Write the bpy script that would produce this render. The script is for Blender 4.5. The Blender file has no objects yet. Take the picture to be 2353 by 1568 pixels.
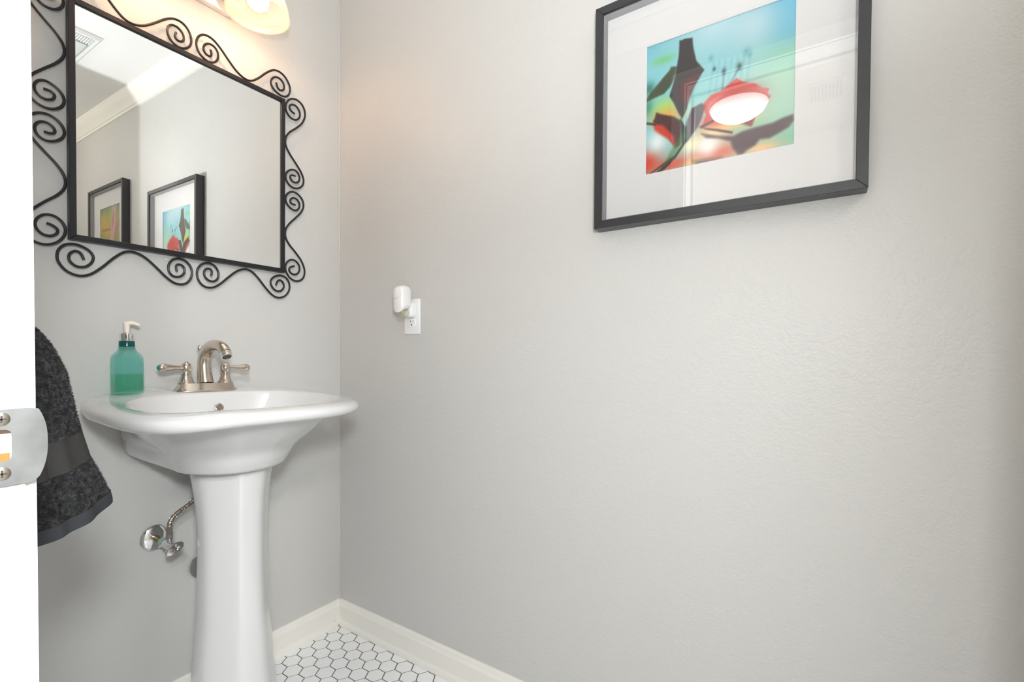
import bpy, bmesh, math, random
import numpy as np
from mathutils import Vector, Matrix
random.seed(7); rng = np.random.default_rng(7)
SC = bpy.context.scene
COL = SC.collection
PI = math.pi

# ------------------------------------------------------------------ helpers
ORG = {}
EV, EH, EF, EB, ER, EXPO = 1.15, 90, 41, 60, 8.2, .27

def tag(o, label=None, cat=None, group=None, kind=None):
    if label: o['label'] = label
    if cat: o['category'] = cat
    if group: o['group'] = group
    if kind: o['kind'] = kind
    return o

def thing(name, label, cat, loc=(0, 0, 0), group=None):
    o = bpy.data.objects.new(name, None); COL.objects.link(o)
    o.empty_display_size = .05
    o.location = loc; ORG[o] = Vector(loc)
    return tag(o, label, cat, group)

def obj(name, bm, mats, parent=None, smooth=True, angle=35, label=None, recalc=True):
    """bm holds world coordinates; it becomes one mesh object."""
    if not isinstance(mats, (list, tuple)): mats = [mats]
    off = ORG.get(parent, Vector((0, 0, 0))) if parent else Vector((0, 0, 0))
    if recalc: bmesh.ops.recalc_face_normals(bm, faces=bm.faces)
    bm.transform(Matrix.Translation(-off))
    me = bpy.data.meshes.new(name); bm.to_mesh(me); bm.free()
    for m in mats: me.materials.append(m)
    if smooth:
        me.shade_smooth()
        me.set_sharp_from_angle(angle=math.radians(angle))
    o = bpy.data.objects.new(name, me); COL.objects.link(o)
    if parent:
        o.parent = parent
    ORG[o] = off
    if label: o['label'] = label
    return o

def struct(name, bm, mats, parent=None, **k):
    o = obj(name, bm, mats, parent, **k)
    if parent is None: o['kind'] = 'structure'
    return o

def box(bm, lo, hi, bev=0, seg=2, mat=0):
    lo, hi = Vector(lo), Vector(hi)
    r = bmesh.ops.create_cube(bm, size=1)
    vs = r['verts']
    for v in vs:
        v.co = Vector([(lo[i] + hi[i]) / 2 + v.co[i] * (hi[i] - lo[i]) for i in range(3)])
    fs = set(f for v in vs for f in v.link_faces)
    for f in fs: f.material_index = mat
    if bev:
        es = set(e for v in vs for e in v.link_edges)
        r = bmesh.ops.bevel(bm, geom=list(es), offset=bev, segments=seg, affect='EDGES', profile=.5)
        for f in r['faces']: f.material_index = mat
    return bm

def loft(bm, rings, cap0=True, cap1=True, closed=True, mat=0):
    R = [[bm.verts.new(p) for p in r] for r in rings]
    n = len(R[0])
    for a, b in zip(R[:-1], R[1:]):
        for i in range(n if closed else n - 1):
            j = (i + 1) % n
            f = bm.faces.new((a[i], a[j], b[j], b[i])); f.material_index = mat
    for c, r in ((cap0, R[0]), (cap1, R[-1])):
        if c:
            f = bm.faces.new(r); f.material_index = mat
    return R

def lathe(bm, prof, segs=32, M=Matrix(), cap0=True, cap1=True, mat=0, rib=0, nrib=60):
    rings = []
    for (r, z) in prof:
        ring = []
        for i in range(segs):
            a = 2 * PI * i / segs
            rr = max(r, 1e-5)
            ring.append(M @ Vector((rr * math.cos(a), rr * math.sin(a), z)))
        rings.append(ring)
    return loft(bm, rings, cap0, cap1, mat=mat)

def tube(bm, pts, rad, segs=10, closed=False, caps=True, mat=0, flat=None):
    P = [Vector(p) for p in pts]; n = len(P)
    R = rad if hasattr(rad, '__len__') else [rad] * n
    T = []
    for i in range(n):
        a = P[(i - 1) % n] if (closed or i > 0) else P[i]
        b = P[(i + 1) % n] if (closed or i < n - 1) else P[i]
        T.append((b - a).normalized())
    up = Vector((0, 0, 1)) if abs(T[0].z) < .9 else Vector((1, 0, 0))
    N = (up - T[0] * up.dot(T[0])).normalized()
    rings = []
    for i in range(n):
        if i: N = (N - T[i] * N.dot(T[i])).normalized()
        B = T[i].cross(N)
        ring = []
        for k in range(segs):
            a = 2 * PI * k / segs
            ring.append(P[i] + (N * math.cos(a) + B * math.sin(a)) * R[i])
        rings.append(ring)
    if closed: rings.append(rings[0]); caps = False
    return loft(bm, rings, caps, caps, mat=mat)

def spline(pts, k=6):
    P = [Vector(p) for p in pts]; out = []
    n = len(P)
    for i in range(n - 1):
        p0, p1, p2, p3 = P[max(i - 1, 0)], P[i], P[i + 1], P[min(i + 2, n - 1)]
        for j in range(k):
            t = j / k
            out.append(.5 * ((2 * p1) + (p2 - p0) * t + (2 * p0 - 5 * p1 + 4 * p2 - p3) * t * t + (3 * p1 - p0 - 3 * p2 + p3) * t ** 3))
    out.append(P[-1]); return out

def new(): return bmesh.new()
def Rx(a): return Matrix.Rotation(a, 4, 'X')
def Ry(a): return Matrix.Rotation(a, 4, 'Y')
def Rz(a): return Matrix.Rotation(a, 4, 'Z')
def Tr(*v): return Matrix.Translation(Vector(v))
def lerp(a, b, t): return a + (b - a) * t
def sstep(a, b, x):
    if a > b: return 1 - sstep(b, a, x)
    t = min(max((x - a) / (b - a), 0), 1); return t * t * (3 - 2 * t)
def srgb(r, g, b):
    f = lambda c: (c / 255 / 12.92) if c / 255 <= .04045 else ((c / 255 + .055) / 1.055) ** 2.4
    return (f(r), f(g), f(b), 1)

# ------------------------------------------------------------------ materials
def mat(name, col, rough=.5, metal=0, spec=.5, coat=0, bump=None, emit=None, estr=0):
    m = bpy.data.materials.new(name); m.use_nodes = True
    nt = m.node_tree; b = nt.nodes['Principled BSDF']
    b.inputs['Base Color'].default_value = col
    b.inputs['Roughness'].default_value = rough
    b.inputs['Metallic'].default_value = metal
    b.inputs['Specular IOR Level'].default_value = spec
    b.inputs['Coat Weight'].default_value = coat
    b.inputs['Coat Roughness'].default_value = .05
    if emit:
        b.inputs['Emission Color'].default_value = emit
        b.inputs['Emission Strength'].default_value = estr
    if bump:
        tc = nt.nodes.new('ShaderNodeTexCoord')
        prev = None
        for (sc, st, dist, det) in bump:
            nz = nt.nodes.new('ShaderNodeTexNoise'); nz.inputs['Scale'].default_value = sc
            nz.inputs['Detail'].default_value = det
            nt.links.new(tc.outputs['Object'], nz.inputs['Vector'])
            bp = nt.nodes.new('ShaderNodeBump'); bp.inputs['Strength'].default_value = st
            bp.inputs['Distance'].default_value = dist
            nt.links.new(nz.outputs['Fac'], bp.inputs['Height'])
            if prev: nt.links.new(prev.outputs['Normal'], bp.inputs['Normal'])
            prev = bp
        nt.links.new(prev.outputs['Normal'], b.inputs['Normal'])
    return m

def vary(m, c1, c2, scale, detail=3, lo=.35, hi=.65, stretch=None):
    nt = m.node_tree; b = nt.nodes['Principled BSDF']
    tc = nt.nodes.new('ShaderNodeTexCoord'); nz = nt.nodes.new('ShaderNodeTexNoise')
    nz.inputs['Scale'].default_value = scale; nz.inputs['Detail'].default_value = detail
    src = tc.outputs['Object']
    if stretch:
        mp = nt.nodes.new('ShaderNodeMapping'); mp.inputs['Scale'].default_value = stretch
        nt.links.new(src, mp.inputs['Vector']); src = mp.outputs['Vector']
    nt.links.new(src, nz.inputs['Vector'])
    rp = nt.nodes.new('ShaderNodeValToRGB')
    rp.color_ramp.elements[0].position = lo; rp.color_ramp.elements[0].color = c1
    rp.color_ramp.elements[1].position = hi; rp.color_ramp.elements[1].color = c2
    nt.links.new(nz.outputs['Fac'], rp.inputs['Fac']); nt.links.new(rp.outputs['Color'], b.inputs['Base Color'])
    return m

def glassy(name, tint, fres=1.45, diff=None, dfac=0, rough=0., boost=1., base_refl=0):
    """thin clear or tinted shell: tinted see-through + mirror reflection by fresnel"""
    m = bpy.data.materials.new(name); m.use_nodes = True
    nt = m.node_tree; nt.nodes.clear()
    out = nt.nodes.new('ShaderNodeOutputMaterial'); tr = nt.nodes.new('ShaderNodeBsdfTransparent')
    gl = nt.nodes.new('ShaderNodeBsdfGlossy'); mx = nt.nodes.new('ShaderNodeMixShader'); fr = nt.nodes.new('ShaderNodeFresnel')
    tr.inputs['Color'].default_value = tint; gl.inputs['Roughness'].default_value = rough
    fr.inputs['IOR'].default_value = fres
    base = tr.outputs[0]
    if diff:
        df = nt.nodes.new('ShaderNodeBsdfTranslucent'); df.inputs['Color'].default_value = diff
        d2 = nt.nodes.new('ShaderNodeBsdfDiffuse'); d2.inputs['Color'].default_value = diff
        ad = nt.nodes.new('ShaderNodeMixShader'); ad.inputs['Fac'].default_value = .5
        nt.links.new(df.outputs[0], ad.inputs[1]); nt.links.new(d2.outputs[0], ad.inputs[2])
        m2 = nt.nodes.new('ShaderNodeMixShader'); m2.inputs['Fac'].default_value = dfac
        nt.links.new(tr.outputs[0], m2.inputs[1]); nt.links.new(ad.outputs[0], m2.inputs[2]); base = m2.outputs[0]
    # the reflection belongs to the outer face only
    ge = nt.nodes.new('ShaderNodeNewGeometry'); iv = nt.nodes.new('ShaderNodeMath'); iv.operation = 'SUBTRACT'; iv.inputs[0].default_value = 1
    nt.links.new(ge.outputs['Backfacing'], iv.inputs[1])
    mf = nt.nodes.new('ShaderNodeMath'); mf.operation = 'MULTIPLY'
    ma = nt.nodes.new('ShaderNodeMath'); ma.operation = 'MULTIPLY_ADD'; ma.inputs[1].default_value = .35 if base_refl else 1; ma.inputs[2].default_value = base_refl
    nt.links.new(fr.outputs[0], ma.inputs[0]); nt.links.new(ma.outputs[0], mf.inputs[0]); nt.links.new(iv.outputs[0], mf.inputs[1])
    fac = mf.outputs[0]
    if boost != 1:
        mu = nt.nodes.new('ShaderNodeMath'); mu.operation = 'MULTIPLY'; mu.inputs[1].default_value = boost; mu.use_clamp = True
        nt.links.new(fac, mu.inputs[0]); fac = mu.outputs[0]
    nt.links.new(fac, mx.inputs['Fac']); nt.links.new(base, mx.inputs[1]); nt.links.new(gl.outputs[0], mx.inputs[2])
    nt.links.new(mx.outputs[0], out.inputs['Surface'])
    return m

WALLC = (.585, .583, .568, 1)
M = {}
M['wall'] = mat('wall_paint', WALLC, .42, spec=.32, bump=[(190, .42, .0018, 2), (70, .38, .003, 3)])
M['hallwall'] = mat('hall_paint', (.60, .60, .59, 1), .5)
M['ceil'] = mat('ceiling_paint', (.86, .86, .85, 1), .7, bump=[(200, .05, .001, 2)])
M['trim'] = mat('trim_paint', (.86, .845, .79, 1), .33, bump=[(60, .05, .002, 2)])
M['jamb'] = mat('jamb_paint', (.62, .625, .62, 1), .35, bump=[(40, .08, .002, 2)])
M['casing'] = mat('casing_paint', (.90, .90, .885, 1), .35)
M['caulk'] = mat('corner_caulk', (.64, .635, .61, 1), .5)
M['rust'] = mat('rust_stain', (.33, .17, .06, 1), .8)
M['tile'] = mat('white_hex_tile', (.93, .94, .95, 1), .16, coat=.3)
M['grout'] = mat('dark_grout', (.11, .10, .085, 1), .9, bump=[(400, .3, .001, 2)])
M['porcelain'] = mat('white_porcelain', (.67, .68, .687, 1), .07, spec=.55, coat=.6)
M['iron'] = mat('black_iron', (.014, .014, .017, 1), .40, spec=.35)
M['mirror'] = mat('silvered_mirror', (.93, .945, .94, 1), .0, metal=1)
M['frame'] = mat('black_frame', (.028, .029, .033, 1), .35, spec=.6, bump=[(500, .08, .0005, 2)])
M['spacer'] = mat('grey_spacer', (.30, .30, .32, 1), .6)
M['mat'] = mat('white_mat_board', (.84, .84, .845, 1), .85)
M['nickel'] = mat('brushed_nickel', (.63, .56, .49, 1), .21, metal=1)
M['chrome'] = mat('chrome', (.82, .82, .83, 1), .06, metal=1)
M['hole'] = mat('dark_hole', (.02, .02, .02, 1), .6)
M['brass'] = mat('aged_brass', (.36, .25, .13, 1), .35, metal=1)
M['verdigris'] = mat('verdigris', (.32, .52, .44, 1), .6, metal=.2)
M['teal_gem'] = mat('teal_index', (.02, .22, .22, 1), .15)
M['plastic'] = mat('white_plastic', (.86, .86, .86, 1), .32)
M['pump'] = mat('cream_plastic', (.86, .78, .67, 1), .4)
M['steelplate'] = mat('worn_steel', (.2, .2, .2, 1), .5, metal=.35)
vary(M['steelplate'], (.135, .14, .14, 1), (.185, .19, .185, 1), 45, 4)
M['wood'] = mat('raw_wood', (.42, .13, .03, 1), .8)
M['towel'] = mat('charcoal_terry', (.030, .030, .031, 1), .95, spec=.1, bump=[(900, .9, .003, 2)])
M['pile'] = mat('charcoal_pile', (.042, .042, .044, 1), .9, spec=.15)
vary(M['pile'], (.020, .020, .021, 1), (.085, .085, .088, 1), 160, 4, .38, .68)
M['towelband'] = mat('charcoal_band', (.038, .037, .035, 1), .9, spec=.1, bump=[(700, .5, .001, 2)])
M['hem'] = mat('charcoal_hem', (.035, .037, .041, 1), .85, spec=.1)
M['glass'] = glassy('picture_glass', (.985, .985, .985, 1), 1.5, base_refl=.155)
M['bottle'] = glassy('teal_glass', (.68, .935, .905, 1), 1.45, diff=(.12, .52, .46, 1), dfac=.10)
M['neck'] = glassy('deep_teal_glass', (.12, .50, .47, 1), 1.45, diff=(.0, .18, .17, 1), dfac=.5)
M['soap'] = glassy('green_soap', (.80, .925, .83, 1), 1.25, diff=(.12, .52, .36, 1), dfac=.07)
M['oil'] = glassy('pale_oil_glass', (.93, .92, .84, 1), 1.55, diff=(.8, .79, .68, 1), dfac=.12, boost=1.6)
M['shade'] = glassy('ribbed_glass', (.96, .95, .93, 1), 1.5, diff=(.93, .88, .81, 1), dfac=.5, boost=1.3)
M['rim'] = glassy('clear_rim', (.96, .95, .92, 1), 1.5, diff=(.95, .90, .80, 1), dfac=.3, boost=1.3)
M['bulb'] = mat('lit_bulb', (1, .9, .75, 1), .4, emit=(1, .82, .60, 1), estr=4.5)
M['dome'] = mat('lit_dome', (1, 1, 1, 1), .4, emit=(1, .97, .93, 1), estr=1)
nt = M['dome'].node_tree; _g = nt.nodes.new('ShaderNodeNewGeometry'); _s = nt.nodes.new('ShaderNodeSeparateXYZ'); _m = nt.nodes.new('ShaderNodeMapRange')
nt.links.new(_g.outputs['Normal'], _s.inputs[0]); nt.links.new(_s.outputs['Z'], _m.inputs['Value'])
_m.inputs['From Min'].default_value = -.45; _m.inputs['From Max'].default_value = -1.0; _m.inputs['To Min'].default_value = 2.2; _m.inputs['To Max'].default_value = 9.0
nt.links.new(_m.outputs['Result'], nt.nodes['Principled BSDF'].inputs['Emission Strength'])
M['vent'] = mat('white_vent', (.80, .81, .80, 1), .45)
M['ventgap'] = mat('vent_gap', (.06, .06, .06, 1), .9)
M['lens'] = mat('fan_lens', (.70, .74, .73, 1), .4)
M['hallfloor'] = mat('hall_floor', (.55, .50, .44, 1), .4)
M['pad'] = mat('clear_pad', (.66, .66, .65, 1), .15)
vary(M['chrome'], (.86, .86, .87, 1), (.72, .72, .73, 1), 8, 2)

# ------------------------------------------------------------------ camera
P = dict(f=1092.69685, cx=1144.16714, cy=835.796292, yaw=.597950708, pitch=.0184289516, roll=.00507597834,
         C=(-1.13139346, -1.48312628, 1.00674804))
cam = bpy.data.cameras.new('camera'); co = bpy.data.objects.new('camera', cam); COL.objects.link(co)
cyw, syw, cp, sp = math.cos(P['yaw']), math.sin(P['yaw']), math.cos(P['pitch']), math.sin(P['pitch'])
F = Vector((cyw * cp, syw * cp, -sp)); R = Vector((syw, -cyw, 0)); U = R.cross(F)
cr, sr = math.cos(P['roll']), math.sin(P['roll'])
R2 = R * cr + U * sr; U2 = U * cr - R * sr
mw = Matrix((R2, U2, -F)).transposed().to_4x4(); mw.translation = Vector(P['C'])
co.matrix_world = mw
cam.sensor_width = 36; cam.sensor_fit = 'HORIZONTAL'
cam.lens = 36 * P['f'] / 2353
cam.shift_x = -(P['cx'] - 1176.5) / 2353; cam.shift_y = (P['cy'] - 784) / 2353
cam.clip_start = .02; cam.clip_end = 50
SC.camera = co

# ------------------------------------------------------------------ room shell
XD = -1.043          # room face of the doorway wall
XH = -1.155          # hall face of the doorway wall
YR = -2.76           # rear wall
ZC = 2.45
JY0, JY1, HZ = -1.0, -1.672, 2.135
b = new(); box(b, (-1.10, 0, -.05), (.06, .06, ZC + .06)); struct('wall_left', b, M['wall'], smooth=False)
b = new(); box(b, (0, YR - .06, -.05), (.06, 0, ZC + .06)); struct('wall_right', b, M['wall'], smooth=False)
b = new(); box(b, (XH, YR - .06, -.05), (0, YR, ZC + .06)); struct('wall_rear', b, M['wall'], smooth=False)
b = new()
box(b, (XH, JY0 + .02, -.05), (XD, 0, ZC + .06)); box(b, (XH, YR, -.05), (XD, JY1 - .02, ZC + .06)); box(b, (XH, JY1 - .02, HZ + .02), (XD, JY0 + .02, ZC + .06))
struct('wall_door', b, M['wall'], smooth=False)
b = new(); box(b, (XH, YR, ZC), (0, 0, ZC + .06)); struct('ceiling', b, M['ceil'], smooth=False)

# hexagonal mosaic floor: real tiles standing 1 mm proud of the grout bed
b = new(); box(b, (XH, YR, -.05), (0, 0, -.0012), mat=1)
D = .0535; S = D / math.sqrt(3); rowp = D * math.sqrt(3) / 2
gx0, gy0 = -.101 + D / 2, -.0615
for j in range(-2, 62):
    for i in range(-22, 4):
        cx = gx0 + (i + (.5 if j % 2 else 0)) * D; cy = gy0 - j * rowp
        if cx < XH + .0 or cx > .02 or cy > .02 or cy < YR: continue
        r0 = (D - .0031) / math.sqrt(3)
        rings = []
        for (rr, z) in ((r0, -.0012), (r0, -.0006), (r0 - .0007, 0)):
            rings.append([(min(cx + rr * math.cos(PI / 6 + k * PI / 3), -.001), min(cy + rr * math.sin(PI / 6 + k * PI / 3), -.001), z) for k in range(6)])
        loft(b, rings, cap0=False, mat=0)
struct('floor', b, [M['tile'], M['grout']], smooth=False, recalc=False)

def runner(prof, a, c, out, up=1):
    """extrude a (depth, height) profile from point a to c; out = outward direction"""
    bm = new(); out = Vector(out)
    rings = [[Vector(p) + out * d + Vector((0, 0, h)) for (d, h) in prof] for p in (a, c)]
    loft(bm, rings); return bm
base_prof = [(0, 0), (.0205, 0), (.0205, .006), (.0195, .012), (.0165, .0175), (.0125, .0195), (.0115, .021), (.0110, .066), (.0125, .0675), (.0125, .070), (.0105, .0735), (.0085, .080), (.0075, .0865), (.0045, .0905), (0, .0915)]
b = runner(base_prof, (XD, 0, 0), (0, 0, 0), (0, -1, 0)); struct('baseboard_left', b, M['trim'], angle=25)
b = runner(base_prof, (0, YR, 0), (0, 0, 0), (-1, 0, 0)); struct('baseboard_right', b, M['trim'], angle=25)
b = runner(base_prof, (XD, YR, 0), (0, YR, 0), (0, 1, 0)); struct('baseboard_rear', b, M['trim'], angle=25)
b = runner(base_prof, (XD, -.94, 0), (XD, 0, 0), (1, 0, 0)); struct('baseboard_door', b, M['trim'], angle=25)
crown = [(0, ZC), (.062, ZC), (.062, ZC - .008), (.056, ZC - .015), (.050, ZC - .028), (.037, ZC - .042), (.022, ZC - .058), (.016, ZC - .070), (.011, ZC - .073), (.009, ZC - .084), (0, ZC - .086)]
for n, a, c, o in (('trim_1', (0, YR, 0), (0, 0, 0), (-1, 0, 0)), ('trim_2', (XD, 0, 0), (0, 0, 0), (0, -1, 0)), ('trim_3', (XD, YR, 0), (0, YR, 0), (0, 1, 0)), ('trim_4', (XD, YR, 0), (XD, 0, 0), (1, 0, 0))):
    struct(n, runner(crown, a, c, o), M['trim'], angle=25)
# painted caulk bead in the wall corner
b = new(); tube(b, [(-.0015, -.0015, .09), (-.0015, -.0015, ZC - .06)], .0017, 8); struct('trim_5', b, M['caulk'])
# rust-brown stain in the baseboard corner joint
b = new()
tube(b, [(-.0215, -.0215, .0005), (-.0212, -.0212, .007)], .0012, 6)
tube(b, [(-.0095, -.0095, .0725), (-.006, -.006, .089), (-.003, -.003, .0925)], .0008, 6)
bmesh.ops.create_icosphere(b, subdivisions=1, radius=.0016, matrix=Tr(-.034, -.0122, .022))
struct('trim_6', b, M['rust'])

# door frame: jambs, head, casing
b = new()
box(b, (XH, JY0, -.0), (-1.0385, JY0 + .02, HZ), .0012)
box(b, (XH, JY1 - .02, 0), (-1.0385, JY1, HZ), .0012)
box(b, (XH, JY1 - .02, HZ), (-1.0385, JY0 + .02, HZ + .02), .0012)
# raised paint film on the strike jamb, above the strike plate
box(b, (-1.12, JY0 - .0007, .9735), (-1.0455, JY0 + .001, HZ - .002), .0004, 1)
box(b, (-1.12, JY0 - .0007, .02), (-1.0435, JY0 + .001, .9085), .0004, 1)
# stops on the hall side
box(b, (XH + .005, JY0 - .011, 0), (XH + .028, JY0, HZ), .002); box(b, (XH + .005, JY1, 0), (XH + .028, JY1 + .011, HZ), .002); box(b, (XH + .005, JY1, HZ - .011), (XH + .028, JY0, HZ), .002)
struct('door_1', b, M['jamb'], angle=30)
cas = [(0, 0), (.0085, 0), (.0115, .0025), (.0122, .010), (.0105, .016), (.0095, .028), (.0125, .036), (.0128, .050), (.010, .056), (0, .057)]
def casing(side):
    """side -1: strike jamb, +1: hinge jamb; head joins them with mitres"""
    bm = new()
    y = JY0 + .005 if side < 0 else JY1 - .005
    s = 1 if side < 0 else -1
    z1 = HZ + .005
    r0 = [Vector((XD + d, y + s * w, 0)) for d, w in cas]
    r1 = [Vector((XD + d, y + s * w, z1 + w)) for d, w in cas]
    loft(bm, [r0, r1]); return bm
struct('trim_7', casing(-1), M['casing'], angle=25); struct('trim_8', casing(1), M['casing'], angle=25)
b = new(); z1 = HZ + .005
loft(b, [[Vector((XD + d, JY0 + .005 + w, z1 + w)) for d, w in cas], [Vector((XD + d, JY1 - .005 - w, z1 + w)) for d, w in cas]])
struct('trim_9', b, M['casing'], angle=25)
# door leaf, swung open into the room on its hinge jamb
b = new(); box(b, (-1.036, -1.722, .012), (-.385, -1.687, 2.122), .002)
d2 = struct('door_2', b, M['jamb'])

# hall outside the doorway (seen only as a reflection in the picture glass)
HX = -2.62
b = new(); box(b, (HX - .05, -3.4, -.05), (HX, .9, ZC + .05)); struct('wall_hall_far', b, M['hallwall'], smooth=False)
b = new(); box(b, (HX, .9, -.05), (XH, .95, ZC + .05)); struct('wall_hall_end', b, M['hallwall'], smooth=False)
b = new(); box(b, (HX, -3.45, -.05), (XH, -3.4, ZC + .05)); struct('wall_hall_start', b, M['hallwall'], smooth=False)
b = new(); box(b, (XH, .06, -.05), (XH + .05, .95, ZC + .05)); box(b, (XH, -3.45, -.05), (XH + .05, YR - .06, ZC + .05)); struct('wall_hall_near', b, M['hallwall'], smooth=False)
b = new(); box(b, (HX - .05, -3.45, -.05), (XH, .95, -.002)); struct('floor_hall', b, M['hallfloor'], smooth=False)
b = new(); box(b, (HX - .05, -3.45, ZC), (XH, .95, ZC + .05)); struct('ceiling_hall', b, M['ceil'], smooth=False)

# ------------------------------------------------------------------ scrolled mirror
MX0, MX1, MZ0, MZ1 = -.77244, -.22983, 1.27315, 1.83656
mxc, mzc = (MX0 + MX1) / 2, (MZ0 + MZ1) / 2
TILT = Tr(-.5, -.018, 1.55) @ Rz(math.radians(.69)) @ Rx(math.radians(.48)) @ Tr(.5, 0, -1.55)
mir = thing('wall_mirror', 'rectangular wall mirror in a black iron frame with wire scrolls', 'mirror', (mxc, 0, MZ0))
FW = .0125
b = new(); box(b, (MX0 + FW * .8, -.003, MZ0 + FW * .8), (MX1 - FW * .8, .0, MZ1 - FW * .8))
b.transform(TILT); obj('mirror_glass', b, M['mirror'], mir, smooth=False)
b = new()
def mitre(bm, x0, x1, z0, z1, w, y0, y1):
    for (A, Bb, c, d) in (((x0, z0), (x1, z0), (x1 - w, z0 + w), (x0 + w, z0 + w)), ((x1, z0), (x1, z1), (x1 - w, z1 - w), (x1 - w, z0 + w)), ((x1, z1), (x0, z1), (x0 + w, z1 - w), (x1 - w, z1 - w)), ((x0, z1), (x0, z0), (x0 + w, z0 + w), (x0 + w, z1 - w))):
        loft(bm, [[(q[0], y, q[1]) for q in (A, Bb, c, d)] for y in (y0, y1)])
mitre(b, MX0, MX1, MZ0, MZ1, FW, -.0085, .011)
bmesh.ops.bevel(b, geom=[e for e in b.edges], offset=.0008, segments=1, affect='EDGES')
b.transform(TILT); obj('mirror_frame', b, M['iron'], mir, angle=40)
WV = [(.0479,.0418),(.0499,.0288),(.0429,.0198),(.0309,.0238),(.0239,.0358),(.0259,.0488),(.0379,.0578),(.0489,.0588),(.0639,.0518),(.0699,.0388),(.0639,.0208),(.0489,.0068),(.0359,.0048),(.0209,.0088),(.0099,.0208),(.0039,.0368),(.0089,.0538),(.0249,.0728),(.0449,.0758),(.0689,.0648),(.0899,.0438),(.1149,.0188),(.1329,.0068),(.1499,.0036),(.1679,.0068),(.1859,.0178),(.2059,.0438),(.2319,.0688),(.2609,.0808),(.2849,.0768),(.2999,.0638),(.3059,.0428),(.2979,.0208),(.2769,.0068),(.2589,.0036),(.2419,.0108),(.2309,.0258),(.2319,.0428),(.2439,.0558),(.2589,.0608),(.2739,.0558),(.2829,.0428),(.2829,.0308),(.2729,.0188),(.2639,.0178),(.2559,.0258),(.2529,.0388)]
WH = [(.2441,.0434),(.2481,.0264),(.2611,.0204),(.2741,.0364),(.2741,.0494),(.2591,.0664),(.2401,.0624),(.2271,.0484),(.2231,.0304),(.2331,.0174),(.2611,.0054),(.2791,.0114),(.2931,.0284),(.2971,.0514),(.2791,.0784),(.2561,.0864),(.2331,.0804),(.2141,.0644),(.1811,.0214),(.1631,.0074),(.1421,.0044),(.1181,.0134),(.0941,.0384),(.0701,.0624),(.0541,.0754),(.0341,.0784),(.0211,.0734),(.0081,.0594),(.0041,.0374),(.0091,.0194),(.0251,.0054),(.0421,.0034),(.0581,.0104),(.0681,.0294),(.0651,.0474),(.0541,.0594),(.0361,.0584),(.0251,.0454),(.0231,.0304),(.0311,.0204),(.0451,.0204),(.0491,.0294),(.0441,.0414)]
def smooth2(pts, it=1):
    for _ in range(it):
        pts = [pts[0]] + [((a[0] + 2 * q[0] + c[0]) / 4, (a[1] + 2 * q[1] + c[1]) / 4) for a, q, c in zip(pts[:-2], pts[1:-1], pts[2:])] + [pts[-1]]
    return pts
WV, WH = [ [(q.x, q.y) for q in spline([(a, c, 0) for a, c in smooth2(w)], 5)] for w in (WV, WH)]
for side in ('right', 'left', 'top', 'bottom'):
    for sg in (1, -1):
        b = new(); pts = []
        for (s, t) in (WV if side in ('right', 'left') else WH):
            if side == 'right': q = (MX1 + t, 0, mzc + sg * s)
            elif side == 'left': q = (MX0 - t, 0, mzc + sg * s)
            elif side == 'top': q = (mxc + sg * s, 0, MZ1 + t)
            else: q = (mxc + sg * s, 0, MZ0 - t)
            pts.append(q)
        tube(b, pts, .0031, 8); b.transform(TILT)
        obj('wire_scroll', b, M['iron'], mir)
b = new(); lathe(b, [(.0052, 0), (.0052, .002), (.004, .0032), (.0001, .0034)], 16, Tr(-.566, 0, 1.262) @ Rx(PI / 2))
tag(obj('wall_bumper', b, M['pad']), 'small clear round bumper stuck to the wall below the mirror', 'bumper')

# ------------------------------------------------------------------ framed prints
GRID = 170
def poly_mask(U_, V_, poly, soft):
    p = np.array(poly); n = len(p)
    d2 = np.full(U_.shape, 9.); inside = np.zeros(U_.shape, bool)
    for i in range(n):
        a, c = p[i], p[(i + 1) % n]; e = c - a
        wx, wy = U_ - a[0], V_ - a[1]
        t = np.clip((wx * e[0] + wy * e[1]) / (e @ e + 1e-12), 0, 1)
        d2 = np.minimum(d2, (wx - t * e[0]) ** 2 + (wy - t * e[1]) ** 2)
        cond = (a[1] > V_) != (c[1] > V_)
        xi = (c[0] - a[0]) * (V_ - a[1]) / (c[1] - a[1] + 1e-12) + a[0]
        inside ^= cond & (U_ < xi)
    d = np.sqrt(d2) * np.where(inside, 1, -1)
    return np.clip(.5 + d / (2 * soft), 0, 1)
def lin(c):
    c = np.array(c, float) / 255
    return np.where(c <= .04045, c / 12.92, ((c + .055) / 1.055) ** 2.4)
class Paint:
    def __init__(s):
        g = np.linspace(0, 1, GRID); s.U, s.V = np.meshgrid(g, g); s.I = np.zeros((GRID, GRID, 3))
    def grad(s, anchors, pw=2.5):
        W = 0; A = 0
        for (u, v, c) in anchors:
            w = 1 / (((s.U - u) ** 2 + (s.V - v) ** 2) + .01) ** (pw / 2); W = W + w; A = A + w[..., None] * np.array(c, float)
        s.I = A / W[..., None]
    def mix(s, m, c): s.I = s.I * (1 - m[..., None]) + m[..., None] * np.array(c, float)
    def blob(s, u, v, ru, rv, c, a): s.mix(a * np.exp(-(((s.U - u) / ru) ** 2 + ((s.V - v) / rv) ** 2)), c)
    def poly(s, p, c, soft=.006, a=1): s.mix(a * poly_mask(s.U, s.V, p, soft), c)
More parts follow.
